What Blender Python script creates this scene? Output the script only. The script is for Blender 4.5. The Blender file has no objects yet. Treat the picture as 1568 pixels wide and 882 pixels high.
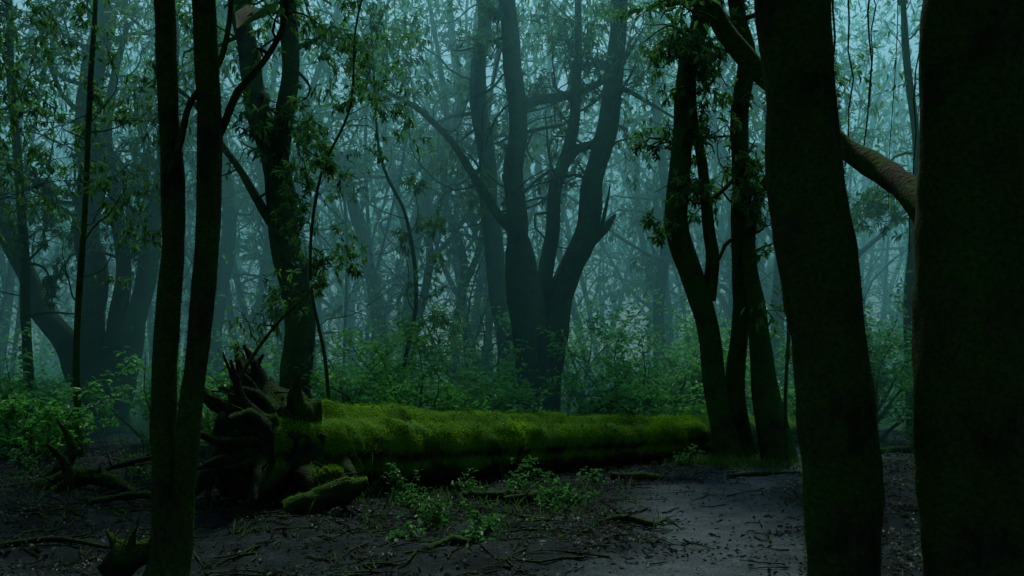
import bpy, math, random
import numpy as np
from mathutils import Vector
SEED=11
rng=np.random.default_rng(SEED); random.seed(SEED)
scene=bpy.context.scene
A=np.array
# ---------------------------------------------------------------- noise
def _h(ix,iy,iz):
    n=(ix*374761393+iy*668265263+iz*2147483647+1013904223)&0xffffffff
    n=((n^(n>>13))*1274126177)&0xffffffff
    n=((n^(n>>16))*2246822519)&0xffffffff
    return ((n>>8)&0xffff)/32767.5-1.0
def vnoise(p):
    p=np.asarray(p,float); i=np.floor(p).astype(np.int64); f=p-i; f=f*f*(3-2*f)
    x,y,z=i[...,0],i[...,1],i[...,2]; fx,fy,fz=f[...,0],f[...,1],f[...,2]
    def L(a,b,t): return a+(b-a)*t
    return L(L(L(_h(x,y,z),_h(x+1,y,z),fx),L(_h(x,y+1,z),_h(x+1,y+1,z),fx),fy),
             L(L(_h(x,y,z+1),_h(x+1,y,z+1),fx),L(_h(x,y+1,z+1),_h(x+1,y+1,z+1),fx),fy),fz)
def fbm(p,o=3):
    s=0;a=1;p=np.asarray(p,float)
    for _ in range(o):
        s=s+a*vnoise(p); p=p*2.03+7.1; a*=.5
    return s
PATH=[(-6.5,6.3),(-3.6,6.9)],[(0.9,5.5),(1.5,7.2),(1.9,9.0),(2.5,12),(3.6,14.6),(5.6,17),(8,20),(11,25)]
def pathmask(x,y):
    d=np.full(np.shape(x),99.)
    for seg in PATH:
        for (ax,ay),(bx,by) in zip(seg[:-1],seg[1:]):
            vx,vy=bx-ax,by-ay; t=np.clip(((x-ax)*vx+(y-ay)*vy)/(vx*vx+vy*vy),0,1)
            d=np.minimum(d,np.hypot(x-ax-t*vx,y-ay-t*vy))
    z=np.zeros_like(x)
    d=d+.35*vnoise(np.stack([x*1.1,y*1.1,z],-1))+.16*vnoise(np.stack([x*4,y*4,z],-1))
    return np.clip((1.1-d)/.8,0,1)
def gh(x,y):
    x=np.asarray(x,float);y=np.asarray(y,float)
    z=np.zeros_like(x); P=lambda s,o:np.stack([x*s+o,y*s+o*1.7,z],-1)
    m=pathmask(x,y)
    h=.09*vnoise(P(.35,3))+ (1-.7*m)*(.05*vnoise(P(1.3,9))+.035*vnoise(P(4.1,2))+.018*vnoise(P(11,5)))+.008*vnoise(P(7,1))
    h=h-.05*m+np.clip(np.hypot(x,y-10)-30,0,200)*.012*(1+vnoise(P(.05,1)))
    return h
def g1(x,y): return float(gh(A([x]),A([y]))[0])
# ---------------------------------------------------------------- mesh builder
class MB:
    def __init__(s): s.v=[];s.f=[];s.m=[];s.n=0;s.sm=[]
    def add(s,v,f,mat=0,smooth=True):
        if len(v)==0:return
        s.v.append(np.asarray(v,float).reshape(-1,3)); f=np.asarray(f,np.int64)+s.n
        s.f.append(f); s.m.append(np.full(len(f),mat)); s.sm.append(np.full(len(f),smooth)); s.n+=len(s.v[-1])
    def obj(s,name,mats,loc=None):
        v=np.concatenate(s.v).copy()
        if loc is not None: v=v-A(loc)
        me=bpy.data.meshes.new(name)
        me.vertices.add(len(v)); me.vertices.foreach_set('co',v.ravel())
        sizes=np.concatenate([np.full(len(f),f.shape[1]) for f in s.f])
        loops=np.concatenate([f.ravel() for f in s.f])
        me.loops.add(len(loops)); me.loops.foreach_set('vertex_index',loops.astype(np.int32))
        me.polygons.add(len(sizes)); st=np.concatenate([[0],np.cumsum(sizes)[:-1]])
        me.polygons.foreach_set('loop_start',st.astype(np.int32))
        me.polygons.foreach_set('loop_total',sizes.astype(np.int32))
        me.polygons.foreach_set('material_index',np.concatenate(s.m).astype(np.int32))
        me.polygons.foreach_set('use_smooth',np.concatenate(s.sm).astype(bool))
        for m in mats: me.materials.append(m)
        me.update(calc_edges=True); me.validate()
        o=bpy.data.objects.new(name,me); scene.collection.objects.link(o)
        if loc is not None:o.location=loc
        return o
def unit(v): v=np.asarray(v,float); return v/(np.linalg.norm(v,axis=-1,keepdims=True)+1e-9)
def smooth_path(pts,rad,step):
    pts=np.asarray(pts,float);rad=np.asarray(rad,float)
    if len(pts)<3:
        n=max(2,int(np.linalg.norm(pts[-1]-pts[0])/step)+1);t=np.linspace(0,1,n)[:,None]
        return pts[0]*(1-t)+pts[-1]*t, np.interp(t[:,0],[0,1],[rad[0],rad[-1]])
    P=np.vstack([2*pts[0]-pts[1],pts,2*pts[-1]-pts[-2]]);out=[];rr=[]
    for i in range(len(pts)-1):
        p0,p1,p2,p3=P[i:i+4];n=max(1,int(np.linalg.norm(p2-p1)/step))
        t=(np.arange(n)/n)[:,None]
        out.append(.5*((2*p1)+(-p0+p2)*t+(2*p0-5*p1+4*p2-p3)*t*t+(-p0+3*p1-3*p2+p3)*t**3))
        rr.append(rad[i]+(rad[i+1]-rad[i])*t[:,0])
    out.append(pts[-1:]);rr.append(rad[-1:])
    return np.concatenate(out),np.concatenate(rr)
def tube(mb,pts,rad,sides=8,mat=0,rough=0.,rs=3.,cap=False,flute=0.):
    pts=np.asarray(pts,float);rad=np.asarray(rad,float);n=len(pts)
    T=unit(np.gradient(pts,axis=0)); ref=A([0.,1,0]) if abs(T[:,1]).mean()<.7 else A([0,0,1.])
    U=unit(np.cross(T,ref));V=np.cross(T,U)
    a=np.linspace(0,2*math.pi,sides,endpoint=False)
    C=U[:,None,:]*np.cos(a)[None,:,None]+V[:,None,:]*np.sin(a)[None,:,None]
    R=np.repeat(rad[:,None],sides,1)
    if flute>0:
        ph=fbm(np.stack([np.repeat(np.cos(a)[None]*2.2,n,0),np.repeat(np.sin(a)[None]*2.2,n,0),pts[:,2:3]*.25+0*R],-1)+pts[0,0]*3,2)
        R=R*(1+flute*ph)
    if rough>0:
        base=pts[:,None,:]+C*R[...,None]
        q=base*rs; q[...,2]*=.45
        R=R*(1+rough*fbm(q+5.3,3))
    v=pts[:,None,:]+C*R[...,None]
    i=np.arange(n-1)[:,None]*sides;j=np.arange(sides)[None];k=(j+1)%sides
    f=np.stack([i+j,i+k,i+sides+k,i+sides+j],-1).reshape(-1,4)
    mb.add(v.reshape(-1,3),f,mat)
    if cap:
        for e in (0,n-1):
            c=pts[e]+ (T[e] if e else -T[e])*rad[e]*.15
            vv=np.vstack([v[e],c[None]]); ff=np.stack([np.arange(sides),(np.arange(sides)+1)%sides,np.full(sides,sides)],-1)
            mb.add(vv,ff,mat,False)
    return v
def leaves(mb,P,D,L,Wd,mat=1,curl=.25,fold=.25):
    P=np.asarray(P,float);n=len(P)
    if n==0:return
    D=unit(D);L=np.broadcast_to(L,(n,))[:,None]*rng.uniform(.65,1.25,(n,1));Wd=np.broadcast_to(Wd,(n,))[:,None]*rng.uniform(.8,1.2,(n,1))
    up=unit(A([0,0,1.])+rng.normal(0,.45,(n,3)))
    S=unit(np.cross(D,up));N=np.cross(S,D)
    b=P;t=P+D*L-N*L*curl
    def pt(s,w,sg): return P+D*L*s-N*L*curl*s*s+S*sg*Wd*w+N*Wd*fold*w*2
    v=np.stack([b,pt(.3,.5,1),pt(.68,.4,1),t,pt(.68,.4,-1),pt(.3,.5,-1)],1)
    i=np.arange(n)[:,None]*6
    f=np.concatenate([i+A([[0,1,2,3]]),i+A([[3,4,5,0]])])
    mb.add(v.reshape(-1,3),f,mat,False)
def blades(mb,P,D,L,w,mat):
    n=len(P);D=unit(D);L=np.asarray(L)[:,None] if np.ndim(L) else L
    S=unit(np.cross(D,rng.normal(0,1,(n,3))))
    bend=rng.normal(0,.25,(n,3))*L
    v=np.stack([P-S*w,P+S*w,P+D*L*.6+S*w*.6+bend*.3,P+D*L+bend],1)
    i=np.arange(n)[:,None]*4
    mb.add(v.reshape(-1,3),i+A([[0,1,2,3]]),mat,False)
# ---------------------------------------------------------------- branches
def wander(p,d,length,step,wob,trop):
    p=A(p,float);d=unit(A(d,float));pts=[p];n=max(4,int(length/step))
    st=length/n; k=rng.normal(0,wob,3)
    for i in range(n):
        k=.55*k+rng.normal(0,wob,3); d=unit(d+k+A([0,0,trop])); p=p+d*st; pts.append(p)
    return A(pts)
class Acc:
    def __init__(s): s.P=[];s.D=[]
def twig_leaves(acc,pts,k):
    n=len(pts)
    for _ in range(k):
        i=rng.integers(n//3,n-1);t=rng.random();p=pts[i]*(1-t)+pts[i+1]*t
        d=unit(pts[i+1]-pts[i])*.5+rng.normal(0,.6,3)+A([0,0,-.45]);acc.P.append(p);acc.D.append(d)
def grow(mb,acc,p,d,length,r,level,maxl,kids,lf,wob=.22,trop=.04,sides=6):
    step=max(.12,length/9)
    pts=wander(p,d,length,step,wob,trop)
    rr=np.linspace(r,r*.3,len(pts))
    tube(mb,pts,rr,max(3,sides-level))
    if level>=maxl:
        if lf: twig_leaves(acc,pts,lf)
        return
    if level==maxl-1 and lf: twig_leaves(acc,pts,lf//2)
    n=len(pts)
    for c in range(kids):
        i=int(n*rng.uniform(.25,.98));i=min(i,n-2);T=unit(pts[i+1]-pts[i])
        dd=T*.6+rng.normal(0,.7,3);grow(mb,acc,pts[i],dd,length*rng.uniform(.35,.62),rr[i]*.55,level+1,maxl,kids,lf,wob*1.15,trop*.3,sides)
def stem(mb,pts,rad,sides=14,rough=.07,rs=3.,flute=0,step=.18,flare=0):
    P,R=smooth_path(pts,rad,step)
    if flare:
        h=np.clip((P[:,2]-P[0,2]),0,9); R=R*(1+flare*np.exp(-h*3.2))
    o=np.stack([vnoise(np.stack([P[:,2]*.8+11,P[:,0]*0+k*9.3,P[:,1]*0+P[0,0]],-1)) for k in (0,1)],-1)
    P=P.copy(); P[:,0]+=o[:,0]*rad[0]*.25;P[:,1]+=o[:,1]*rad[0]*.25
    tube(mb,P,R,sides,0,rough,rs,flute=flute); return P,R
def dress(mb,acc,P,R,zmin,n,length,level=2,kids=4,lf=8,wob=.25,trop=.03,rf=.35,bias=(0,0,0)):
    idx=np.where(P[:,2]>zmin)[0]
    if len(idx)==0:return
    for _ in range(n):
        i=int(rng.choice(idx));a=rng.uniform(0,2*math.pi)
        d=A([math.cos(a),math.sin(a)*.8,rng.uniform(-.1,.8)])+A(bias)
        grow(mb,acc,P[i],d,length*rng.uniform(.5,1.3),min(R[i]*rf,.07)*rng.uniform(.5,1.1),0,level,kids,lf,wob,trop)
def bare(mb,P,R,zmin,n,length):
    idx=np.where(P[:,2]>zmin)[0]
    if len(idx)==0:return
    for _ in range(n):
        i=int(rng.choice(idx));a=rng.uniform(0,2*math.pi)
        grow(mb,None,P[i],[math.cos(a),.5*math.sin(a),rng.uniform(-.2,.7)],length*rng.uniform(.5,1.4),min(R[i]*.3,.05)*rng.uniform(.5,1.1),0,2,3,0,.33,.02)
# ---------------------------------------------------------------- materials
def newmat(name):
    m=bpy.data.materials.new(name);m.use_nodes=True;nt=m.node_tree;nt.nodes.clear();return m,nt,nt.nodes,nt.links
def ramp(N,pts):
    r=N.new('ShaderNodeValToRGB');e=r.color_ramp.elements
    while len(e)<len(pts):e.new(.5)
    for k,(p,c) in zip(e,pts):k.position=p;k.color=(*c,1)
    return r
def leafmat(name,c1,c2,c3,trans=.45,clump=1.5,gloss=.03,rand=.5,con=1.6):
    m,nt,N,Lk=newmat(name)
    g=N.new('ShaderNodeNewGeometry');tc=N.new('ShaderNodeTexCoord')
    r=ramp(N,[(0,c1),(.55,c2),(1,c3)])
    nz=N.new('ShaderNodeTexNoise');nz.inputs['Scale'].default_value=clump;nz.inputs['Detail'].default_value=4;Lk.new(tc.outputs['Object'],nz.inputs['Vector'])
    mx=N.new('ShaderNodeMath');mx.operation='MULTIPLY_ADD';mx.inputs[1].default_value=rand
    Lk.new(g.outputs['Random Per Island'],mx.inputs[0]);
    s=N.new('ShaderNodeMath');s.operation='MULTIPLY_ADD';s.inputs[1].default_value=con;s.inputs[2].default_value=.5-con/2-rand/2
    Lk.new(nz.outputs['Fac'],s.inputs[0]);Lk.new(s.outputs[0],mx.inputs[2]);Lk.new(mx.outputs[0],r.inputs['Fac'])
    d=N.new('ShaderNodeBsdfDiffuse');t=N.new('ShaderNodeBsdfTranslucent')
    Lk.new(r.outputs[0],d.inputs['Color']);Lk.new(r.outputs[0],t.inputs['Color'])
    a=N.new('ShaderNodeMixShader');a.inputs[0].default_value=trans
    Lk.new(d.outputs[0],a.inputs[1]);Lk.new(t.outputs[0],a.inputs[2]);last=a
    if gloss>0:
        gl=N.new('ShaderNodeBsdfGlossy');gl.inputs['Roughness'].default_value=.5
        b=N.new('ShaderNodeMixShader');b.inputs[0].default_value=gloss
        Lk.new(a.outputs[0],b.inputs[1]);Lk.new(gl.outputs[0],b.inputs[2]);last=b
    o=N.new('ShaderNodeOutputMaterial');Lk.new(last.outputs[0],o.inputs['Surface']);return m
def barkmat(name,dark,mid,moss,mossamt=.5,scale=1.,bump=.6,topmoss=0.):
    m,nt,N,Lk=newmat(name);tc=N.new('ShaderNodeTexCoord')
    mp=N.new('ShaderNodeMapping');mp.inputs['Scale'].default_value=(9*scale,9*scale,2.2*scale);Lk.new(tc.outputs['Object'],mp.inputs[0])
    n1=N.new('ShaderNodeTexNoise');n1.inputs['Scale'].default_value=1.6;n1.inputs['Detail'].default_value=8;n1.inputs['Roughness'].default_value=.7;Lk.new(mp.outputs[0],n1.inputs['Vector'])
    n2=N.new('ShaderNodeTexNoise');n2.inputs['Scale'].default_value=2.2;n2.inputs['Detail'].default_value=6;n2.inputs['Roughness'].default_value=.65;Lk.new(tc.outputs['Object'],n2.inputs['Vector'])
    r=ramp(N,[(.3,dark),(.7,mid)]);Lk.new(n1.outputs['Fac'],r.inputs['Fac'])
    g=N.new('ShaderNodeNewGeometry');sp=N.new('ShaderNodeSeparateXYZ');Lk.new(g.outputs['Normal'],sp.inputs[0])
    ma=N.new('ShaderNodeMath');ma.operation='MULTIPLY_ADD';ma.inputs[1].default_value=topmoss;Lk.new(sp.outputs['Z'],ma.inputs[0]);Lk.new(n2.outputs['Fac'],ma.inputs[2])
    mr=N.new('ShaderNodeMapRange');mr.inputs['From Min'].default_value=1-mossamt-.1;mr.inputs['From Max'].default_value=1-mossamt+.1;Lk.new(ma.outputs[0],mr.inputs['Value'])
    n3=N.new('ShaderNodeTexNoise');n3.inputs['Scale'].default_value=35;n3.inputs['Detail'].default_value=5;Lk.new(tc.outputs['Object'],n3.inputs['Vector'])
    mc=ramp(N,[(.3,tuple(c*.4 for c in moss)),(.7,moss)]);Lk.new(n3.outputs['Fac'],mc.inputs['Fac'])
    mix=N.new('ShaderNodeMixRGB');Lk.new(mr.outputs[0],mix.inputs[0]);Lk.new(r.outputs[0],mix.inputs[1]);Lk.new(mc.outputs[0],mix.inputs[2])
    bs=N.new('ShaderNodeBsdfPrincipled');bs.inputs['Roughness'].default_value=.9;bs.inputs['Specular IOR Level'].default_value=.08
    Lk.new(mix.outputs[0],bs.inputs['Base Color'])
    ad=N.new('ShaderNodeMath');ad.operation='ADD';Lk.new(n1.outputs['Fac'],ad.inputs[0]);Lk.new(n3.outputs['Fac'],ad.inputs[1])
    bp=N.new('ShaderNodeBump');bp.inputs['Strength'].default_value=bump;bp.inputs['Distance'].default_value=.05;Lk.new(ad.outputs[0],bp.inputs['Height']);Lk.new(bp.outputs[0],bs.inputs['Normal'])
    o=N.new('ShaderNodeOutputMaterial');Lk.new(bs.outputs[0],o.inputs['Surface']);return m
M_bark=barkmat('bark_mossy',(.006,.010,.008),(.035,.042,.032),(.035,.12,.02),.56,1,.9)
M_barkn=barkmat('bark_dark',(.006,.008,.006),(.06,.062,.045),(.045,.13,.02),.54,1.6,1)
M_barkf=barkmat('bark_distant',(.01,.02,.018),(.03,.045,.038),(.03,.07,.025),.48,.6,.3)
M_log=barkmat('moss_log_bark',(.006,.007,.005),(.03,.03,.02),(.06,.2,.004),.52,1.2,1,topmoss=.34)
M_root=barkmat('root_wood',(.004,.006,.005),(.034,.038,.032),(.03,.10,.01),.44,1.3,1,topmoss=.12)
M_leaf=leafmat('leaf_green',(.018,.07,.015),(.045,.18,.035),(.11,.32,.045),.5)
M_leafd=leafmat('leaf_distant',(.02,.08,.03),(.035,.16,.045),(.08,.26,.05),.5,clump=.4)
M_shrub=leafmat('shrub_leaf',(.03,.14,.03),(.08,.36,.06),(.16,.52,.08),.42,1.2)
M_herb=leafmat('herb_leaf',(.015,.08,.015),(.04,.19,.035),(.08,.30,.05),.35,3)
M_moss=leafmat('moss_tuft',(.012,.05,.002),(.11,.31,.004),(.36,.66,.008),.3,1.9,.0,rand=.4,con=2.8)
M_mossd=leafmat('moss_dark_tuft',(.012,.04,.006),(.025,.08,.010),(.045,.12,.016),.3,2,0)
M_litter=leafmat('dead_leaf',(.012,.015,.012),(.05,.065,.058),(.22,.27,.24),.1,.8,0)
M_grass=leafmat('grass_blade',(.02,.08,.015),(.05,.15,.03),(.10,.2,.05),.3,2,.0)
def groundmat():
    m,nt,N,Lk=newmat('forest_soil');tc=N.new('ShaderNodeTexCoord')
    def nz(s,d=8,r=.6):
        n=N.new('ShaderNodeTexNoise');n.inputs['Scale'].default_value=s;n.inputs['Detail'].default_value=d;n.inputs['Roughness'].default_value=r;Lk.new(tc.outputs['Object'],n.inputs['Vector']);return n
    a=nz(2.5);b=nz(38,6,.7)
    r=ramp(N,[(.3,(.006,.012,.012)),(.55,(.017,.030,.032)),(.75,(.036,.056,.06))]);Lk.new(a.outputs['Fac'],r.inputs['Fac'])
    pc=ramp(N,[(.3,(.045,.068,.076)),(.7,(.095,.135,.15))]);Lk.new(a.outputs['Fac'],pc.inputs['Fac'])
    at=N.new('ShaderNodeAttribute');at.attribute_name='path'
    mx=N.new('ShaderNodeMixRGB');Lk.new(at.outputs['Fac'],mx.inputs[0]);Lk.new(r.outputs[0],mx.inputs[1]);Lk.new(pc.outputs[0],mx.inputs[2])
    m2=N.new('ShaderNodeMixRGB');m2.blend_type='MULTIPLY';m2.inputs[0].default_value=.85
    br=ramp(N,[(.35,(.3,.3,.3)),(.65,(1.35,1.35,1.35))]);Lk.new(b.outputs['Fac'],br.inputs['Fac']);Lk.new(mx.outputs[0],m2.inputs[1]);Lk.new(br.outputs[0],m2.inputs[2])
    gr=N.new('ShaderNodeMixRGB');gr.inputs[2].default_value=(.02,.07,.018,1);ga=N.new('ShaderNodeAttribute');ga.attribute_name='green';Lk.new(ga.outputs['Fac'],gr.inputs[0]);Lk.new(m2.outputs[0],gr.inputs[1])
    bs=N.new('ShaderNodeBsdfPrincipled');bs.inputs['Roughness'].default_value=.95;bs.inputs['Specular IOR Level'].default_value=.04;Lk.new(gr.outputs[0],bs.inputs['Base Color'])
    ad=N.new('ShaderNodeMath');ad.operation='MULTIPLY_ADD';ad.inputs[1].default_value=.6;Lk.new(b.outputs['Fac'],ad.inputs[0]);Lk.new(a.outputs['Fac'],ad.inputs[2])
    bp=N.new('ShaderNodeBump');bp.inputs['Strength'].default_value=1;bp.inputs['Distance'].default_value=.07;Lk.new(ad.outputs[0],bp.inputs['Height']);Lk.new(bp.outputs[0],bs.inputs['Normal'])
    o=N.new('ShaderNodeOutputMaterial');Lk.new(bs.outputs[0],o.inputs['Surface']);return m
M_ground=groundmat()
# ---------------------------------------------------------------- ground
nx,ny=420,460
u=np.linspace(-1,1,nx);gx=9*u+ 190*np.abs(u)**5*np.sign(u)+3*u
w2=np.linspace(-1,1,ny);gy=12+12*w2+ 190*np.abs(w2)**5*np.sign(w2)
X,Y=np.meshgrid(gx,gy);Z=gh(X,Y)
mb=MB();i=(np.arange(ny-1)[:,None]*nx+np.arange(nx-1)[None])
mb.add(np.stack([X,Y,Z],-1).reshape(-1,3),np.stack([i,i+1,i+nx+1,i+nx],-1).reshape(-1,4))
ground=mb.obj('ground',[M_ground])
at=ground.data.attributes.new('path','FLOAT','POINT');at.data.foreach_set('value',pathmask(X,Y).ravel().astype(np.float32))
gm=np.clip((Y-20)/6,0,1)*(1-pathmask(X,Y));at=ground.data.attributes.new('green','FLOAT','POINT');at.data.foreach_set('value',gm.ravel().astype(np.float32))
# ---------------------------------------------------------------- leaf litter
n=95000
lx=rng.uniform(-11,12,n);ly=5+rng.random(n)**1.2*19
keep=rng.random(n)<(1-.72*pathmask(lx,ly))*(.3+.7*(fbm(np.stack([lx*1.1,ly*1.1,0*lx],-1),2)>-.05))
lx,ly=lx[keep],ly[keep];n=len(lx)
mb=MB();P=np.stack([lx,ly,gh(lx,ly)+rng.uniform(.003,.03,n)],-1);D=rng.normal(0,1,(n,3));D[:,2]*=.3
leaves(mb,P,D,.060,.026,0,rng.uniform(-.1,.4),.5)
mb.obj('leaf_litter',[M_litter])
mb=MB()
for k in range(1500):
    if k<800: x=rng.uniform(-8,9);y=rng.uniform(5.5,20)
    else: x=rng.uniform(-6,1.2);y=rng.uniform(7.5,12.8)
    L=rng.uniform(.1,.75)
    a=rng.uniform(0,6.28);p=A([x,y,g1(x,y)+.012]);pts=wander(p,[math.cos(a),math.sin(a),0],L,L/4,.2,0);pts[:,2]=gh(pts[:,0],pts[:,1])+.014
    r=rng.uniform(.003,.014);tube(mb,pts,np.linspace(r,r*.4,len(pts)),5)
mb.obj('fallen_twigs',[M_root])
def stick(pts,rad,name='fallen_branch',twigs=4,mat=None):
    mb=MB();P=[(x,y,g1(x,y)+z) for x,y,z in pts];Pp,R=smooth_path(P,rad,.06);tube(mb,Pp,R,10,0,.25,9,cap=True)
    for _ in range(twigs):
        i=rng.integers(1,len(Pp)-1);pts2=wander(Pp[i],rng.normal(0,1,3)*A([1,1,.4]),rng.uniform(.15,.4),.07,.2,0);tube(mb,pts2,np.linspace(R[i]*.5,R[i]*.15,len(pts2)),5)
    return mb.obj(name,[mat or M_root])
stick([(.82,9.4,.03),(1.1,9.5,.05),(1.35,9.45,.06),(1.55,9.75,.1)],[.02,.035,.03,.012],twigs=8)
stick([(1.35,13.3,.04),(1.8,13.4,.06),(2.1,13.6,.05)],[.05,.06,.03],twigs=3)
stick([(3.1,14.1,.03),(3.6,14.2,.04),(4.2,14.3,.03)],[.03,.035,.015],twigs=3)
stick([(-.7,8.2,.02),(-.5,8.35,.05),(-.35,8.2,.03)],[.03,.045,.02],twigs=3)
stick([(6.2,17.2,.05),(7.0,17.5,.08),(7.6,17.3,.05)],[.05,.06,.03],twigs=3)
stick([(-.1,11.6,.05),(.3,11.7,.1),(-.6,11.9,.06)][::-1],[.05,.07,.04],twigs=4)
stick([(-4.9,8.6,.02),(-4.2,8.9,.05),(-3.6,8.8,.03)],[.02,.03,.015],twigs=5)
stick([(-4.6,10.6,.05),(-4.1,10.9,.12),(-3.5,10.7,.06)],[.03,.045,.02],twigs=7)
stick([(-5.6,13.2,.1),(-4.9,12.9,.3),(-4.2,12.6,.5)],[.04,.035,.012],twigs=8)
# ---------------------------------------------------------------- fallen mossy log
mb=MB()
lp=[(-3.0,11.45,.64),(-2.6,11.75,.6),(-1.9,12.45,.55),(-.8,13.4,.47),(.6,14.7,.42),(2.0,16.0,.38),(3.6,17.5,.35),(5.8,19.4,.33)]
lr=[.56,.57,.52,.47,.42,.37,.33,.27]
P,R=smooth_path(lp,lr,.06)
V=tube(mb,P,R,80,0,.15,2.8,cap=True,flute=.1)
C=V.mean(1,keepdims=True);Nrm=unit(V-C);q=V.reshape(-1,3);qn=Nrm.reshape(-1,3)
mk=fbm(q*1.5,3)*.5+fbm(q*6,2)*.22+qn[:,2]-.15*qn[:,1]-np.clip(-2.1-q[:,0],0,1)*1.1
cand=np.where(mk>.42)[0];sel=rng.choice(cand,140000);jit=rng.normal(0,.02,(len(sel),3))
lum=np.clip(fbm(q[sel]*7,2),-1,1)
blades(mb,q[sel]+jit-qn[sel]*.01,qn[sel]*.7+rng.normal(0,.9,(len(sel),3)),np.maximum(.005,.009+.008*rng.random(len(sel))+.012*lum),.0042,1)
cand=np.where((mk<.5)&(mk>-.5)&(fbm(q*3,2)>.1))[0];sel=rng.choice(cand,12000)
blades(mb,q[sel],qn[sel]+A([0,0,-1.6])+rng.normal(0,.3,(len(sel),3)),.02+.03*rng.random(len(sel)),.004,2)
sel=rng.choice(np.where(qn[:,2]>.3)[0],260);leaves(mb,q[sel]+qn[sel]*.015,rng.normal(0,1,(260,3))*A([1,1,.3]),.06,.024,4,.1,.4)
core,cr=smooth_path([(-2.5,11.8,.6),(-2.8,11.55,.62),(-3.05,11.3,.6),(-3.3,11.15,.52),(-3.45,11.1,.5)],[.52,.58,.56,.45,.2],.04)
tube(mb,core,cr,64,3,.4,3.6,cap=True,flute=.12)
for k in range(52):
    a=rng.uniform(0,2*math.pi);c,s=math.cos(a),math.sin(a)
    d=A([-.7,-.3,.05])+A([.35*c,-.75*c,s*1.1]);st=A([-2.85,11.4,.62])+A([.1*c,-.5*c,.45*s])
    if s<-.2:d=d*A([1,1,.6])
    L=rng.uniform(.35,1.0);pts=wander(st,d,L,.1,.12,-.01 if s>0 else -.06)
    pts[:,2]=np.maximum(pts[:,2],gh(pts[:,0],pts[:,1])-.03)
    r=rng.uniform(.04,.14);P2,R2=smooth_path(pts,np.linspace(r,r*.15,len(pts)),.05);tube(mb,P2,R2,12,3,.45,7)
    for _ in range(3):
        i=rng.integers(1,len(P2)-1);pt=wander(P2[i],rng.normal(0,1,3)+A([-.4,-.3,-.1]),rng.uniform(.12,.4),.07,.2,-.02);pt[:,2]=np.maximum(pt[:,2],gh(pt[:,0],pt[:,1])-.02);tube(mb,pt,np.linspace(R2[i]*.35,.004,len(pt)),6,3)
for pts,r in [([(-2.95,11.4,.9),(-3.1,11.3,1.3),(-3.16,11.3,1.66)],.13),([(-2.7,11.5,.9),(-2.85,11.4,1.25),(-3.0,11.4,1.55)],.16),([(-2.4,11.55,.9),(-2.52,11.45,1.2),(-2.5,11.4,1.42)],.15),
              ([(-3.0,11.3,.9),(-3.4,11.2,1.15),(-3.68,11.2,1.5)],.14),([(-2.9,11.2,.5),(-3.35,11.0,.4),(-3.7,10.9,.0)],.16),([(-2.6,11.1,.5),(-2.7,10.8,.3),(-2.95,10.5,0)],.15),
              ([(-2.4,11.3,.4),(-2.2,10.9,.25),(-2.1,10.7,.0)],.2),([(-2.2,11.7,.5),(-1.9,11.4,.3),(-1.7,11.2,.0)],.18)]:
    P2,R2=smooth_path(pts,np.linspace(r,r*.18,len(pts)),.04);tube(mb,P2,R2,14,3,.4,6)
    q2=P2[:len(P2)*2//3];ii=rng.integers(0,len(q2),500);nn=unit(rng.normal(0,1,(500,3))+A([0,0,.8]));blades(mb,q2[ii]+nn*R2[ii][:,None]*.95,nn+rng.normal(0,.5,(500,3)),.012,.004,1)
log=mb.obj('fallen_mossy_log',[M_log,M_moss,M_mossd,M_root,M_litter])
def chunk(parts,name,moss=3000):
    mb=MB()
    for pts,rad in parts:
        P,R=smooth_path(pts,rad,.03);V=tube(mb,P,R,24,0,.38,7,cap=True)
        q=V.reshape(-1,3);qn=unit(V-V.mean(1,keepdims=True)).reshape(-1,3);c=np.where(qn[:,2]+fbm(q*4,2)*.4>.45)[0]
        if len(c) and moss: s=rng.choice(c,moss);blades(mb,q[s]+rng.normal(0,.008,(moss,3)),qn[s]+rng.normal(0,.7,(moss,3)),.008+.01*rng.random(moss),.003,1)
        for _ in range(5):
            i=rng.integers(1,len(P)-1);pt=wander(P[i],rng.normal(0,1,3)+A([.2,-.3,.3]),rng.uniform(.1,.32),.05,.2,0);tube(mb,pt,np.linspace(R[i]*.28,.004,len(pt)),6,0,.2,9)
    return mb.obj(name,[M_root,M_moss])
chunk([([(-2.38,10.35,.06),(-2.1,10.4,.16),(-1.8,10.45,.26),(-1.55,10.5,.36)],[.11,.15,.13,.05])],'broken_mossy_limb',700)
chunk([([(-2.25,11.05,.1),(-2.1,10.95,.28),(-1.95,11.1,.36)],[.2,.2,.1])],'broken_mossy_limb',6000)
chunk([([(-6.15,12.6,.0),(-5.8,12.5,.25),(-5.65,12.6,.55),(-5.85,12.6,.9)],[.11,.09,.06,.02]),([(-5.6,11.9,.0),(-5.4,11.9,.18),(-5.42,11.9,.4),(-5.6,11.8,.65)],[.1,.08,.05,.02]),
       ([(-5.9,12.3,.05),(-5.5,12.2,.2),(-5.0,12.0,.22),(-4.4,11.7,.03)],[.12,.14,.11,.04])],'broken_stump',150)
chunk([([(-3.2,7.7,-.02),(-3.02,7.7,.08),(-2.86,7.7,.16),(-2.74,7.7,.2)],[.1,.12,.1,.05]),([(-3.05,7.7,.08),(-3.12,7.7,.2),(-3.2,7.72,.3)],[.05,.035,.008]),([(-2.95,7.65,.1),(-2.96,7.65,.25),(-2.92,7.65,.4)],[.05,.03,.006])],'broken_stump',80)
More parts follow.
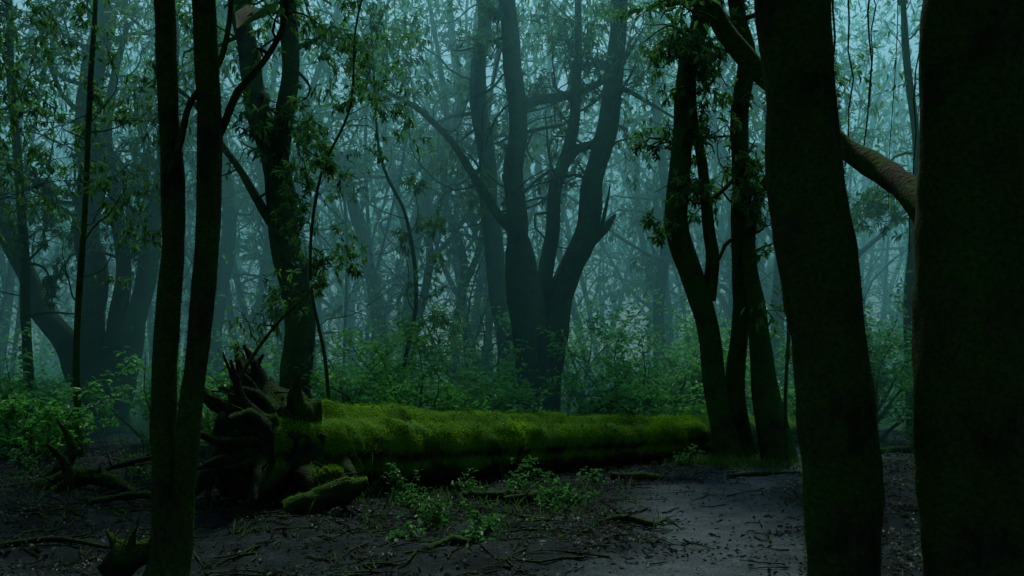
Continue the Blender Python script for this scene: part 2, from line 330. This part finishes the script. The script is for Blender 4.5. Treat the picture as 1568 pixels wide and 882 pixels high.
# ---------------------------------------------------------------- trees
def tr(y,pts):
    return [(p[0],p[2] if len(p)>2 else y,p[1]) for p in pts]
def finish(mb,acc,name,loc,bm=None,lm=None,L=.15,Wd=.04):
    if acc.P: leaves(mb,A(acc.P),A(acc.D),L,Wd,1)
    return mb.obj(name,[bm or M_bark,lm or M_leaf,M_mossd,M_moss],loc)
def fuzz(mb,P,R,n,L=.02,zmax=9):
    idx=rng.integers(0,len(P)-1,n);a=rng.uniform(0,6.283,n);t=rng.random(n)[:,None]
    C=P[idx]*(1-t)+P[idx+1]*t;N=np.stack([np.cos(a),np.sin(a),rng.normal(0,.1,n)],-1)
    ok=(fbm(C*1.5+N,2)>-.35)&(C[:,2]<zmax);C,N,idx=C[ok],N[ok],idx[ok]
    blades(mb,C+N*(R[idx]*.97)[:,None],N+rng.normal(0,.5,N.shape),L*(.5+rng.random(len(C))),.0022,2)
UP=(0,0,.6)
mb=MB();acc=Acc();P,R=stem(mb,tr(6,[(2.08,-.1),(2.07,.31),(1.99,1.44),(1.91,2.24),(1.80,3.04),(1.70,3.84),(1.6,6),(1.5,9)]),[.235,.22,.235,.235,.225,.22,.2,.14],48,.12,4.5,step=.06)
fuzz(mb,P,R,26000,.018,4.6);dress(mb,acc,P,R,6.6,8,2.2,2,4,10,bias=UP);finish(mb,acc,'tree_trunk',(2.08,6,0),M_barkn)
mb=MB();acc=Acc();P,R=stem(mb,tr(5.7,[(2.70,-.1),(2.69,.4),(2.68,1.44),(2.70,2.3),(2.73,3.04),(2.74,3.84),(2.8,6),(2.9,9)]),[.33,.31,.315,.305,.30,.29,.26,.18],52,.11,4.,step=.06)
fuzz(mb,P,R,26000,.02,4.6)
P2,R2=stem(mb,[(2.7,5.8,2.15),(2.6,6.2,2.62),(2.55,6.7,2.93),(2.41,7.0,3.14),(2.14,7.2,3.47),(1.88,7.4,3.82),(1.66,7.5,4.13),(1.5,7.6,4.5),(1.3,7.8,5.1),(1.2,8,6)],[.12,.1,.085,.08,.075,.075,.07,.06,.05,.03],16,.14,6,step=.07)
fuzz(mb,P2,R2,6000,.015,5);dress(mb,acc,P2,R2,3.9,4,.7,1,4,5,rf=.3);dress(mb,acc,P,R,6.6,8,2.2,2,4,10,bias=UP)
finish(mb,acc,'tree_trunk',(2.7,5.7,0),M_barkn,L=.1,Wd=.03)
mb=MB();acc=Acc()
P,R=stem(mb,tr(7.5,[(-2.68,-.1),(-2.66,.3),(-2.65,1.4),(-2.60,2.9),(-2.61,3.65),(-2.64,4.4),(-2.7,6.5),(-2.6,9)]),[.15,.115,.095,.085,.082,.08,.07,.05],24,.16,5,step=.07,flare=.25)
fuzz(mb,P,R,14000,.016,4.9);dress(mb,acc,P,R,5.4,6,1.6,2,4,9,bias=UP)
P,R=stem(mb,tr(7.45,[(-2.6,-.1),(-2.56,.2),(-2.5,.65),(-2.4,1.6),(-2.33,2.4),(-2.29,3.4),(-2.33,4.4),(-2.4,6.5),(-2.3,9)]),[.12,.1,.09,.088,.088,.09,.085,.07,.05],24,.16,5,step=.07)
fuzz(mb,P,R,14000,.016,4.9);dress(mb,acc,P,R,5.4,6,1.6,2,4,9,bias=UP)
P2,R2=stem(mb,tr(7.5,[(-2.32,3.2),(-2.2,3.45),(-2.1,3.7),(-1.92,3.9),(-1.75,4.2),(-1.7,4.6),(-1.5,5.2)]),[.035,.032,.03,.026,.022,.02,.01],8,.1,6,step=.1);dress(mb,acc,P2,R2,3.3,5,.5,1,3,4,rf=.5)
P2,R2=stem(mb,tr(7.4,[(-2.6,3.0),(-2.5,3.3),(-2.42,3.6),(-2.2,3.9),(-2.12,4.4),(-2.2,5)]),[.03,.028,.025,.022,.02,.01],8,.1,6,step=.1)
finish(mb,acc,'twin_trunk_tree',(-2.62,7.5,0),M_barkn,L=.09,Wd=.025)
mb=MB();acc=Acc();P,R=stem(mb,tr(11,[(-3.45,0),(-3.25,.92),(-3.03,1.5),(-2.66,2.05),(-2.24,2.46)]),[.035,.03,.024,.018,.008],8,.05,6,step=.1)
dress(mb,acc,P,R,1.4,6,.5,1,3,4,rf=.5);finish(mb,acc,'leaning_sapling',(-3.45,11,0),M_bark,L=.1,Wd=.03)
mb=MB();acc=Acc()
P,R=stem(mb,tr(18,[(-3.98,-.1),(-3.96,1),(-3.93,2.56),(-4.16,4.12),(-4.3,5.3),(-4.67,6.5),(-4.94,7.6),(-5.06,8.3),(-5.2,11),(-5.1,14)]),[.32,.29,.28,.26,.25,.2,.18,.16,.12,.06],20,.13,2.8,.06,step=.12,flare=.25)
fuzz(mb,P,R,6000,.03,8);dress(mb,acc,P,R,3.2,22,2.2,2,4,11);bare(mb,P,R,4,12,2.5)
P2,R2=stem(mb,tr(18,[(-4.3,5.2),(-4.2,5.9),(-4.07,6.9),(-4.13,8),(-4.2,11),(-4,14)]),[.2,.18,.17,.16,.1,.05],16,.1,2.5,step=.15);dress(mb,acc,P2,R2,6,12,2.2,2,4,11);bare(mb,P2,R2,5.6,10,2.5)
P2,R2=stem(mb,tr(17.9,[(-4.15,3.9),(-4.5,4.4),(-4.97,5.2),(-5.27,5.6),(-5.7,6.3),(-6.4,6.9)]),[.1,.085,.07,.065,.05,.02],10,.1,4,step=.15);dress(mb,acc,P2,R2,4.2,8,1.2,1,4,9)
finish(mb,acc,'forest_tree',(-3.98,18,0),L=.16,Wd=.048)
mb=MB();acc=Acc();y=24
S=[([(.55,-.1),(.45,.96),(.2,2.6),(.13,4.16),(.10,7.36),(-.06,9.6),(-.2,11.5),(-.1,16)],[.36,.3,.26,.25,.24,.22,.2,.1]),
   ([(.75,-.1),(.85,1.3),(1.14,3.04),(1.65,4.4),(2.1,6.4),(2.42,8.16),(2.58,10.6),(2.7,15)],[.36,.33,.32,.3,.26,.24,.2,.08]),
   ([(.62,.5),(.74,2.2),(.9,4.16),(1.06,5.76),(1.38,6.9),(1.6,9),(1.5,13)],[.3,.22,.18,.16,.14,.11,.05]),
   ([(.58,2.4),(.56,3.5),(.26,4.64),(-.3,5.2),(-.7,5.9),(-1.34,6.9),(-2.3,7.84),(-3.1,8.3),(-4,9)],[.24,.2,.17,.13,.11,.09,.07,.06,.03]),
   ([(1.6,4.3),(1.95,4.7),(2.26,5.0),(2.5,5.3)],[.2,.15,.12,.04]),
   ([(.1,7.8),(.5,8.1),(1.06,8.2),(1.86,8.4),(2.6,8.9),(3.2,9.8)],[.13,.12,.1,.09,.07,.04]),
   ([(2.15,4.9),(2.3,5.5),(2.4,6.0)],[.05,.04,.015]),
   ([(1.2,6.4),(1.6,6.9),(2.1,7.1),(2.4,7.8)],[.13,.11,.1,.08])]
for k,(a,b) in enumerate(S):
    P,R=stem(mb,tr(y+(k%3-1)*.12,a),b,20,.13,2.6,.08 if k<2 else 0,step=.14,flare=.2 if k<2 else 0)
    dress(mb,acc,P,R,5.6 if k!=3 else 5.6,[9,14,10,10,0,7,0,0][k],2.2,2,4,10)
    if k in (0,1,2,3,5): bare(mb,P,R,5.0,9,3)
    if k<4: fuzz(mb,P,R,2500,.04,9)
finish(mb,acc,'forest_tree',(.6,24,0),L=.17,Wd=.05)
def simple(name,y,pts,rad,zmin,n,length,sides=14,level=2,kids=4,lf=8,bm=None,L=.17,extra=[],lm=None,nb=8):
    mb=MB();acc=Acc();P,R=stem(mb,tr(y,pts),rad,sides,.13,2.6,.05,step=.15,flare=.25);dress(mb,acc,P,R,zmin,n,length,level,kids,lf)
    if nb: bare(mb,P,R,max(zmin-.5,2),nb,length*1.1)
    if y<22 and rad[0]>.1: fuzz(mb,P,R,5000,.03,8)
    for (p,r,z,m,l) in extra:
        P2,R2=stem(mb,tr(y,p),r,10,.1,3,step=.15)
        if m: dress(mb,acc,P2,R2,z,m,l,level,kids,lf);bare(mb,P2,R2,z,4,l)
    return finish(mb,acc,name,(pts[0][0],y,0),bm,lm,L=L,Wd=L*.29)
simple('forest_tree',27.5,[(0,-.1),(-.1,1.5),(-.34,3.6),(-.6,6.3),(-.9,9),(-.8,11.7),(-.6,16)],[.3,.27,.26,.25,.24,.2,.1],6.5,14,2.6,lf=10)
simple('forest_tree',16.5,[(3.61,-.1),(3.48,1.16),(3.31,2.26),(3.09,3.03),(2.82,4.02),(2.87,5.56),(3.0,6.88),(3.2,7.76),(3.4,12)],[.25,.2,.19,.2,.19,.16,.16,.15,.06],3.5,18,1.3,lf=9,
   extra=[([(3.31,2.7),(3.4,3.4),(3.34,3.9),(3.2,5.1),(3.06,5.9),(3.1,7.5)],[.13,.11,.1,.09,.08,.04],4,7,1.0),([(3.25,4.3),(3.7,4.7),(4.1,5.4)],[.04,.03,.01],4,2,.6)],L=.14)
simple('forest_tree',16.7,[(3.88,-.1),(3.86,1.14),(3.94,3.44),(3.86,5.74),(4.0,6.9),(3.8,8.04),(3.8,12)],[.2,.16,.155,.15,.15,.14,.06],3.8,12,1.3,lf=9,L=.14)
simple('forest_tree',16.4,[(4.42,-.1),(4.27,1.2),(4.1,2.5),(4.02,3.5),(4.15,4.4),(4.43,5.07),(4.6,6.2),(4.9,8)],[.28,.22,.16,.11,.09,.07,.05,.03],3.2,10,1.2,lf=9,L=.14)
simple('thin_sapling',15.5,[(4.35,-.1),(4.33,1.0),(4.38,2.3),(4.33,3.6),(4.5,4.8)],[.035,.03,.026,.02,.01],1.8,6,.7,8,1,3,6,nb=0)
simple('forest_tree',24,[(-9.9,-.1),(-10.1,1.2),(-10.3,2.56),(-10.46,4.96),(-10.3,7.36),(-10.14,10.6),(-10,14)],[.6,.42,.36,.33,.3,.25,.1],4,22,3,lf=11,
   extra=[([(-10.1,.5),(-10.86,2.1),(-11.7,3.2),(-12.5,5.1),(-13.5,8)],[.42,.32,.27,.22,.1],4,8,2.4),([(-9.8,.3),(-9.4,1.44),(-9.1,3.5),(-8.7,5.8),(-8.3,8.5),(-8.4,11)],[.4,.3,.25,.22,.15,.06],4,12,2.6),
          ([(-9.9,.5),(-9.7,2.4),(-9.6,4.5),(-9.9,7),(-9.5,10)],[.3,.22,.18,.14,.06],4,9,2.4)])
simple('thin_tree',20,[(-9.76,-.1),(-9.9,2.1),(-10.05,5.06),(-10.2,7),(-10.3,11)],[.13,.1,.09,.08,.04],2.6,14,1.8,lf=11)
simple('thin_tree',17,[(-7.5,-.1),(-7.55,2.1),(-7.4,4.5),(-7.3,7),(-7.0,11)],[.07,.06,.05,.045,.02],2.8,14,1.5,lf=11,L=.14)
simple('thin_tree',13.5,[(-7.2,-.1),(-7.35,2),(-7.6,5),(-8.1,9)],[.055,.05,.045,.03],3.4,10,2.0,lf=11,L=.12)
simple('thin_tree',15.8,[(-2.9,-.1),(-3.0,1.6),(-3.25,3.0),(-3.1,4.6),(-2.6,5.8),(-2.5,7.2),(-2.0,9)],[.032,.03,.027,.024,.02,.018,.01],1.8,16,1.3,lf=10,nb=8,L=.13)
simple('thin_tree',20,[(-2.4,-.1),(-2.2,1.6),(-1.95,3),(-2.15,4.6),(-2.7,6),(-2.9,9)],[.05,.045,.04,.035,.03,.015],2.0,12,1.3,lf=9,nb=8,L=.13)
simple('forest_tree',36,[(-4.7,-.1),(-4.85,2),(-5.0,4.2),(-5.7,7.1),(-6.3,9),(-7.3,10.5),(-7.8,11.9),(-8,16)],[.3,.27,.25,.22,.2,.18,.16,.1],7,12,3,lm=M_leafd,L=.25)
simple('forest_tree',40,[(-4.2,-.1),(-4.2,3),(-3.95,6.4),(-3.2,10.1),(-1.8,13),(-1.2,18)],[.3,.26,.24,.2,.18,.1],8,10,3,lm=M_leafd,L=.25,extra=[([(-4,6),(-4.8,9),(-5.4,13),(-5.4,18)],[.2,.17,.14,.08],9,8,3)])
simple('forest_tree',33,[(-1.7,-.1),(-1.9,2.5),(-1.6,5),(-2.3,7.4),(-2.2,10),(-2.8,14)],[.17,.15,.13,.11,.1,.06],6,10,2.6,lm=M_leafd,L=.22,extra=[([(-1.7,4),(-1,6),(-.9,9),(-.4,13)],[.12,.1,.08,.05],7,6,2.4)])
simple('forest_tree',30,[(-9,-.1),(-9.1,3),(-8.7,6),(-9.2,10),(-9,15)],[.3,.26,.22,.18,.1],5,16,3,lf=9,lm=M_leafd,L=.22)
simple('forest_tree',21,[(8.6,-.1),(8.5,3),(8.7,6),(8.4,9),(8.5,12)],[.12,.1,.09,.07,.03],3.5,14,1.8,lf=10)
simple('forest_tree',30,[(8.2,-.1),(8.1,3),(8.3,6),(8.0,10),(8,15)],[.24,.2,.18,.15,.1],5,16,3,lf=9,lm=M_leafd,L=.22)
simple('forest_tree',34,[(5.2,-.1),(5.1,3),(5.4,7),(5.0,11),(5.4,16)],[.24,.2,.18,.14,.1],5,16,3,lf=9,lm=M_leafd,L=.22)
mb=MB()
for k in range(16):
    x=rng.uniform(3.0,5.9);yy=rng.uniform(9,12);z0=rng.uniform(2.9,4.6);pts=[(x,yy,z0)]
    n=14
    for j in range(n): x+=rng.normal(.0,.025);yy+=rng.normal(0,.03);pts.append((x,yy,z0+(j+1)*(8-z0)/n))
    r=rng.uniform(.006,.018);tube(mb,A(pts),np.linspace(r*.5,r,n+1),6)
mb.obj('hanging_vines',[M_bark])
# ---------------------------------------------------------------- distant forest (mass)
mb=MB();acc=Acc();cnt=0
while cnt<150:
    yy=rng.uniform(33,95);x=rng.uniform(-.6,.6)*yy
    if abs(x-.03*yy)<.05*yy and yy<50: continue
    cnt+=1;h=rng.uniform(12,26);lean=rng.normal(0,.14);r=rng.uniform(.06,.22)
    zs=np.linspace(-.1,h,7);xs=x+lean*zs+rng.normal(0,.6,7)*np.linspace(0,1,7);P,R=smooth_path([(a,yy+rng.normal(0,.2),b+g1(x,yy)) for a,b in zip(xs,zs)],np.linspace(r,r*.3,7),.7)
    tube(mb,P,R,7)
    for _ in range(2):
        i=rng.integers(len(P)//6,len(P)//2);pt=wander(P[i],[rng.normal(0,.7),rng.normal(0,.3),1],h*.55,1.0,.15,.05);tube(mb,pt,np.linspace(R[i]*.7,.04,len(pt)),6)
        dress(mb,acc,pt,np.full(len(pt),.1),3,3,3,1,4,9,rf=.5)
    dress(mb,acc,P,R,2.5,5,3.4,1,5,9,rf=.4)
    for _ in range(5):
        i=rng.integers(len(P)//8,len(P)//2);pt=wander(P[i],[rng.normal(0,1),rng.normal(0,.5),.5],rng.uniform(2,5),.4,.25,.02);tube(mb,pt,np.linspace(R[i]*.35,.015,len(pt)),4)
leaves(mb,A(acc.P),A(acc.D),.34,.11,1)
mb.obj('distant_forest',[M_barkf,M_leafd])
# ---------------------------------------------------------------- canopies (foliage masses)
def clumps(name,n,cx,cy,cz,per,size,L,Wd,mat,flt=None):
    mb=MB();C=np.stack([rng.uniform(*cx,n),rng.uniform(*cy,n),rng.uniform(*cz,n)],-1)
    if flt is not None:C=C[flt(C)]
    idx=np.repeat(np.arange(len(C)),per);sz=rng.uniform(.5,1.3,len(C))[idx,None]*size
    P=C[idx]+rng.normal(0,1,(len(idx),3))*sz*A([1,1,.5]);D=rng.normal(0,1,(len(idx),3))+A([0,0,-.5])
    leaves(mb,P,D,L,Wd,0);return mb.obj(name,[mat])
top=lambda y:1.6+560/1500*y
clumps('foreground_shade_canopy',560,(-22,22),(-16,12),(6.5,11),60,.9,.46,.26,M_leaf,lambda C:(C[:,2]>top(np.maximum(C[:,1],0))+1.9))  # unseen leaf mass above the frame, oversized leaves added to darken the foreground
clumps('sky_blocking_foliage',360,(-26,26),(-16,16),(0.3,7),60,.9,.45,.24,M_leaf,lambda C:(np.abs(C[:,0])>np.maximum(6,.62*C[:,1]+4))|(C[:,1]<-6))  # out of view at the sides and behind camera, added to block sky light
clumps('mid_canopy',520,(-26,26),(17,34),(6.5,16),55,.8,.21,.065,M_leaf,lambda C:(np.abs(C[:,0]-.8)>2.4+3*rng.random(len(C)))&(C[:,2]>.25*C[:,1]+.2))
clumps('distant_canopy',1900,(-58,58),(36,95),(4,28),38,1.3,.38,.12,M_leafd,lambda C:(rng.random(len(C))<np.clip((C[:,2]-.03*C[:,1]-1)/8,.22,1))&(np.abs(C[:,0]-.02*C[:,1])>(5*rng.random(len(C)))*(C[:,2]>.2*C[:,1])))
# ---------------------------------------------------------------- understory
def shrub(x,y,h,w,n,name='leafy_shrub',mat=None,L=.11,Wd=.05,stems=9):
    mb=MB();acc=Acc();z=g1(x,y)
    for s in range(stems):
        a=rng.uniform(0,6.283);k=rng.uniform(.2,1)*w
        d=A([math.cos(a)*k,math.sin(a)*k,h*.9]);l=np.linalg.norm(d)*rng.uniform(.6,1.05)
        pts=wander((x+rng.normal(0,.08*w),y+rng.normal(0,.08*w),z-.03),d,l,l/8,.13,.0);tube(mb,pts,np.linspace(.012*h+.004,.003,len(pts)),5)
        for _ in range(7):
            i=rng.integers(2,len(pts)-1);pt=wander(pts[i],unit(pts[i]-pts[i-1])*.6+rng.normal(0,.7,3),l*.35,l*.07,.2,.0);tube(mb,pt,np.linspace(.005,.002,len(pt)),3)
            k=max(2,int(n/(stems*7)))
            for _ in range(k):
                j=rng.integers(1,len(pt));acc.P.append(pt[j]+rng.normal(0,.03,3)*h);acc.D.append(rng.normal(0,1,3)*A([1,1,.4])+A([0,0,.05]))
    leaves(mb,A(acc.P),A(acc.D),L,Wd,1);return mb.obj(name,[M_bark,mat or M_shrub],None)
for x,y,h,w,n in [(-3.2,19,2.9,1.5,2000),(-1.9,17.5,2.3,1.5,2000),(-2.4,21,3.6,1.8,2000),(-.9,19.5,2.5,1.5,1900),(-.6,26,4.8,1.4,1700),(-1.4,29,6.2,1.6,1900),(-.2,17.2,1.5,1.2,1300),
    (2.6,20.5,2.5,1.6,2100),(3.4,22,3.4,2.0,2600),(4.6,20,2.6,1.8,2300),(2.0,27,4.6,1.5,1700),(5.0,24,3.8,2.0,2300),(3.2,18.9,1.7,1.4,1700),(1.9,18.9,1.6,1.2,1300),
    (7.6,20.5,3.2,1.8,2300),(9.3,20.5,3.5,1.8,2300),(8.6,18.8,2.0,1.4,1600),(10.8,24,3.6,2,1800),(6.3,22,3.6,1.8,2100),
    (-9.2,18,1.9,1.6,1500),(-10.8,20,2.4,1.8,1500),(-6.8,19,2.0,1.6,1500),(-7.6,16,1.3,1.2,1000),(-5.3,17.5,1.8,1.3,1200),(-5.6,23,2.8,1.8,1300),(-12.5,22,2.5,1.8,1300)]:
    shrub(x,y,h,w,n,L=.13,Wd=.06)
mb=MB();n=640;C=np.stack([rng.uniform(-34,34,n),rng.uniform(24,64,n)],-1)
hh=rng.uniform(.8,5.2,n);idx=np.repeat(np.arange(n),85);P=np.stack([C[idx,0],C[idx,1],0*C[idx,0]],-1);P[:,:2]+=rng.normal(0,.75,(len(idx),2))
P[:,2]=gh(P[:,0],P[:,1])+hh[idx]*rng.random(len(idx))**.8*np.exp(-((P[:,:2]-C[idx])**2).sum(1)/2.2)
leaves(mb,P,rng.normal(0,1,(len(P),3))*A([1,1,.5]),.2,.09,0);mb.obj('undergrowth',[M_shrub])
for x,y,h,w,n in [(-1.25,11.6,.55,.35,200),(-1.0,10.9,.4,.4,160),(-.75,9.6,.3,.35,160),(-.2,9.3,.28,.35,150),(.45,11.3,.5,.35,300),(.75,11.6,.35,.3,160),(.1,12,.4,.35,140),(-.5,12.2,.4,.3,130),(.25,13.1,.45,.3,140),
     (-1.6,12,.4,.3,120),(-.95,8.9,.25,.3,120),(1.1,12.9,.3,.3,120),(-.35,8.6,.2,.25,80),(-6.6,13.5,.6,.5,220),(-5.2,13.6,.7,.6,240),(-4.6,13,.5,.5,200),(-7.6,12,.5,.5,180),(2.7,15.2,.4,.4,150)]:
    shrub(x,y,h,w,n,'woodland_herb',M_herb,.07,.032,6)
mb=MB();G=[]
for (cx,cy,s,k) in [(3.55,15.9,.35,900),(3.1,15.7,.3,500),(4.2,15.8,.4,500),(2.7,15.9,.35,300),(-1,11.5,.8,350),(-.6,10,.9,300),(.5,11.8,.6,300),(-5.5,13,1.4,700),(5,19,1.2,1200),(8,19,1.8,1800),(0,16.5,2.4,1200)]:
    G.append(rng.normal(0,s,(k,2))+A([cx,cy]))
G=np.concatenate(G);P=np.stack([G[:,0],G[:,1],gh(G[:,0],G[:,1])],-1);blades(mb,P,A([0,0,1])+rng.normal(0,.4,P.shape),.05+.13*rng.random(len(P)),.003,0);mb.obj('grass_tufts',[M_grass])
mb=MB()
for k in range(9):
    x=-1.75+rng.uniform(-.1,.15);yy=11.5;pts=wander((x,yy,.1),[rng.normal(0,.2),.1,1],rng.uniform(.5,.9),.08,.12,-.06);tube(mb,pts,np.full(len(pts),.004),4)
mb.obj('dry_grass_stems',[M_grass])
mb=MB()
for k in range(10):
    x=rng.uniform(1.3,2.8);pts=wander((x,19+rng.normal(0,.5),rng.uniform(.1,1.)),[rng.choice([-1,1]),0,rng.uniform(-.2,.8)],rng.uniform(1,2.2),.2,.22,0);tube(mb,pts,np.linspace(.035,.008,len(pts)),6)
mb.obj('dead_brush',[M_bark])
# ---------------------------------------------------------------- mist
def volmat(name,col,dens,g):
    m,nt,N,Lk=newmat(name);s=N.new('ShaderNodeVolumeScatter');s.inputs['Color'].default_value=(*col,1);s.inputs['Density'].default_value=dens;s.inputs['Anisotropy'].default_value=g
    ab=N.new('ShaderNodeVolumeAbsorption');ab.inputs['Color'].default_value=(*col,1);ab.inputs['Density'].default_value=dens
    ad=N.new('ShaderNodeAddShader');Lk.new(s.outputs[0],ad.inputs[0]);Lk.new(ab.outputs[0],ad.inputs[1])
    o=N.new('ShaderNodeOutputMaterial');Lk.new(ad.outputs[0],o.inputs['Volume']);return m
def mistbox(name,lo,hi,mat):
    (a,b,c),(d,e,f)=lo,hi;me=bpy.data.meshes.new(name)
    me.from_pydata([(a,b,c),(d,b,c),(d,e,c),(a,e,c),(a,b,f),(d,b,f),(d,e,f),(a,e,f)],[],[(0,3,2,1),(4,5,6,7),(0,1,5,4),(1,2,6,5),(2,3,7,6),(3,0,4,7)]);me.materials.append(mat)
    o=bpy.data.objects.new(name,me);scene.collection.objects.link(o);return o
mistbox('mist',(-80,16.8,-2),(80,130,24),volmat('mist_air',(.2,.68,.73),.024,.42))
# ---------------------------------------------------------------- light
ELEV=math.radians(56)
w=bpy.data.worlds.new('World');scene.world=w;w.use_nodes=True;nt=w.node_tree
sk=nt.nodes.new('ShaderNodeTexSky');sk.sky_type='NISHITA';sk.sun_disc=False;sk.sun_elevation=ELEV;sk.sun_rotation=math.radians(4);sk.dust_density=1.
bg=nt.nodes['Background'];bg.inputs['Strength'].default_value=.125;nt.links.new(sk.outputs[0],bg.inputs['Color'])
sl=bpy.data.lights.new('sun','SUN');sl.energy=5;sl.angle=math.radians(10);sl.color=(1,.97,.88)
so=bpy.data.objects.new('sun',sl);scene.collection.objects.link(so)
d=Vector((-math.sin(math.radians(4))*math.cos(ELEV),-math.cos(ELEV)*math.cos(math.radians(4)),-math.sin(ELEV)));so.rotation_euler=d.to_track_quat('-Z','Y').to_euler();so.location=(0,20,40)
# ---------------------------------------------------------------- camera
cam=bpy.data.cameras.new('camera');co=bpy.data.objects.new('camera',cam);scene.collection.objects.link(co)
co.location=(0,0,1.6);co.rotation_euler=(math.radians(90),0,0);cam.lens=34.44;cam.sensor_width=36;cam.shift_y=.0759;cam.clip_end=1000
scene.camera=co
scene.view_settings.view_transform='Standard';scene.view_settings.look='None';scene.view_settings.exposure=0
print('POLYS',sum(len(o.data.polygons) for o in scene.objects if o.type=='MESH'))
